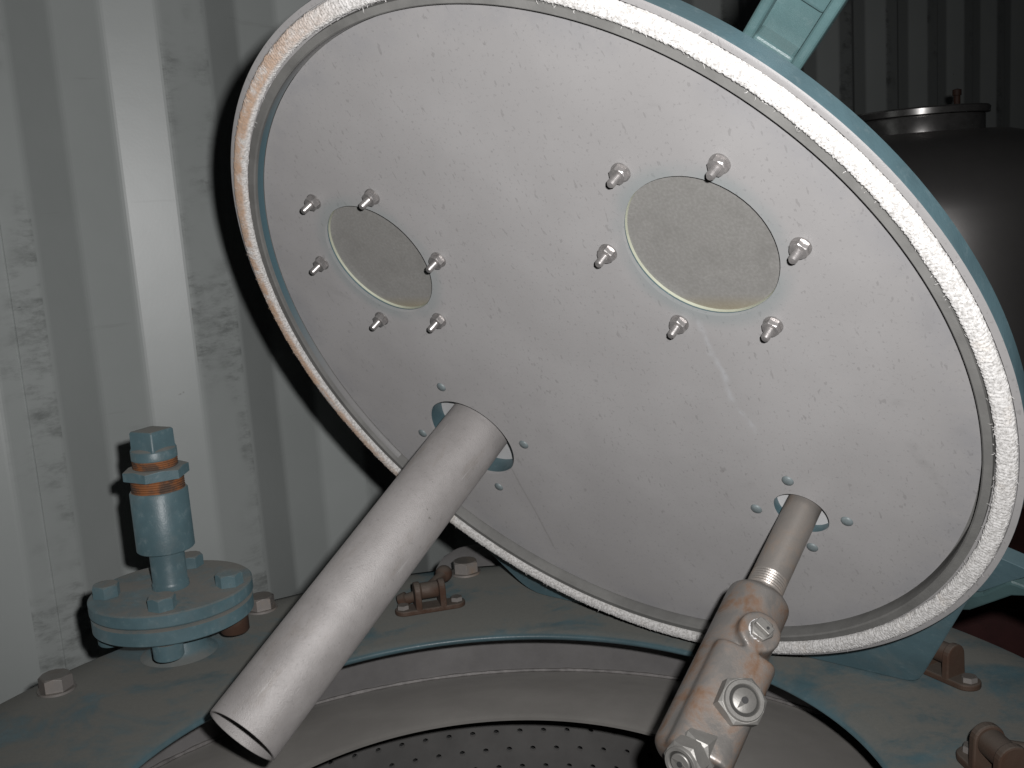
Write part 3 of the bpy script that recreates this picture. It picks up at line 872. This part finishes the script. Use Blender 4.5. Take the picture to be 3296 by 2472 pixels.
# ------------------------------------------------------------------ rusty pivot brackets (swing-bolt clamps) on the plate
def make_clamp():
    root = empty('clamp_bracket', Matrix.Identity(4))
    slot = []
    for i in range(17):
        a = -PI / 2 + PI * i / 16; slot.append((0.0255 + 0.0105 * math.cos(a), 0.0105 * math.sin(a)))
    for i in range(17):
        a = PI / 2 + PI * i / 16; slot.append((-0.0255 + 0.0105 * math.cos(a), 0.0105 * math.sin(a)))
    mesh_obj('base', *prism(slot, 0.0004, 0.0056), M['rust'], root, False, 0.0012, 2)
    for s in (-1, 1):
        pl = []
        for i in range(13):
            a = PI * i / 12; pl.append((0.0098 * math.cos(a), 0.0215 + 0.0098 * math.sin(a)))
        pl += [(-0.0105, 0.004), (0.0105, 0.004)]
        v, f = prism(pl, -0.0032, 0.0032)
        v = [(s * 0.0125 + z, x, y) for x, y, z in v]
        mesh_obj('lug', v, f, M['rust'], root, False, 0.0012, 2)
        hv, hf = hexhead(0.0062, 0.0042, 0.4)
        mesh_obj('screw', put(hv, s * 0.0275, 0.0, 0.0056), hf, M['rim_bolt'], root, False, 0.0005)
    mesh_obj('pin', *(lambda v, f: ([(z, x, y + 0.0212) for x, y, z in v], f))(*cyl(0.0083, -0.0092, 0.0092, 32, 0.001)), M['rust'], root, True, angle=40)
    # swing bolt lying back, with a round end
    fmx = frame((0.0, 0.004, 0.0215), (0.55, 0.80, 0.02))
    pr_ = [(0.0, -0.004), (0.0052, -0.004), (0.0052, 0.030), (0.0062, 0.032)]
    for i in range(11):
        a = -PI * 0.36 + (PI * 0.86) * i / 10; pr_.append((0.0090 * math.cos(a), 0.040 + 0.0090 * math.sin(a)))
    pr_.append((0, 0.049))
    v, f = lathe(pr_, 28)
    mesh_obj('handle', xf(v, fmx), f, M['rust'], root, True, angle=40)
    tl = frame((-0.004, 0.004, 0.018), (-0.85, 0.35, -0.35))
    v, f = lathe([(0, 0.0), (0.0055, 0.0), (0.0055, 0.020), (0.008, 0.021), (0.0075, 0.028), (0.0, 0.030)], 24)
    mesh_obj('swing_bolt', xf(v, tl), f, M['rust'], root, True, angle=40)
    return root
c1 = make_clamp()
c1.matrix_world = Matrix.Translation((-0.0985, 1.0195, RIMZ)) @ Matrix.Rotation(math.radians(14), 4, 'Z')
tag(c1, 'rusty two lug clamp bracket screwed to plate beside the wide pipe', 'bracket', 'clamp brackets on the vessel plate')
c2 = copy_tree(c1)
c2.matrix_world = Matrix.Translation((0.330, 0.800, RIMZ)) @ Matrix.Rotation(math.radians(-62), 4, 'Z')
for ch in list(c2.children):
    if ch.name.split('.')[0] in ('handle', 'swing_bolt'):
        bpy.data.objects.remove(ch)
c2['label'] = 'rusty clamp bracket half hidden behind the lid hinge plate'
c3 = copy_tree(c1)
c3.matrix_world = Matrix.Translation((0.3030, 0.640, RIMZ)) @ Matrix.Rotation(math.radians(-84), 4, 'Z') @ Matrix.Scale(1.15, 4)
c3['label'] = 'larger rusty clamp bracket near the opening, rod lying on the plate'

# ------------------------------------------------------------------ grey cap behind the plate
cap = mesh_obj('grey_cap', *lathe([(0.0, 0.0), (0.052, 0.0), (0.052, 0.950), (0.050, 0.960), (0.043, 0.970), (0.030, 0.978), (0.015, 0.982), (0.0, 0.983)], 48), M['inner'], None, True, angle=60)
cap.location = (-0.060, 1.255, 0)
tag(cap, 'grey domed cap of a post just behind the plate edge', 'cap')

# ------------------------------------------------------------------ steel drum, far right
dx, dy = 0.3675 * 2.2, 0.9300 * 2.2
drum = empty('steel_drum', Matrix.Translation((dx, dy, 0)))
tag(drum, 'shiny round stainless steel tank in the dark behind the lid', 'tank')
pr = [(0.345, 0.0), (0.345, 1.28), (0.340, 1.34), (0.320, 1.39), (0.28, 1.43), (0.22, 1.458), (0.155, 1.474), (0.10, 1.476)]
mesh_obj('body', *lathe(pr, 96), M['drum'], drum, True, angle=60)
mesh_obj('neck', *lathe([(0.112, 1.465), (0.112, 1.503), (0.111, 1.505)], 80), M['drum_rim'], drum, True, angle=40)
mesh_obj('cover', *lathe([(0.111, 1.506), (0.120, 1.507), (0.121, 1.517), (0.118, 1.520), (0.0, 1.524)], 80), M['drum_rim'], drum, True, angle=40)
mesh_obj('knob', *(lambda v, f: (put(v, 0.055, -0.03), f))(*lathe([(0.0, 1.525), (0.006, 1.525), (0.006, 1.540), (0.008, 1.541), (0.008, 1.551), (0.0, 1.553)], 20)), M['timber'], drum, True, angle=40)

# ------------------------------------------------------------------ red machine base and timber, far right
rb = empty('red_cabinet', Matrix.Translation((0.95, 1.55, 0)) @ Matrix.Rotation(math.radians(-20), 4, 'Z'))
tag(rb, 'dark red painted cabinet low behind the lid bracket', 'cabinet')
mesh_obj('body', *box(-0.35, 0.40, -0.25, 0.25, 0.0, 0.86), M['red'], rb, False, 0.006)
mesh_obj('panel', *box(-0.33, 0.38, -0.256, -0.2505, 0.1, 0.80), M['red'], rb, False, 0.002)
tb = mesh_obj('timber_beam', *box(-0.45, 0.45, -0.05, 0.05, 0.862, 0.93), M['timber'], None, False, 0.004)
tb.matrix_world = Matrix.Translation((0.95, 1.62, 0)) @ Matrix.Rotation(math.radians(-20), 4, 'Z')
tag(tb, 'dark brown timber beam lying on the red cabinet', 'beam')
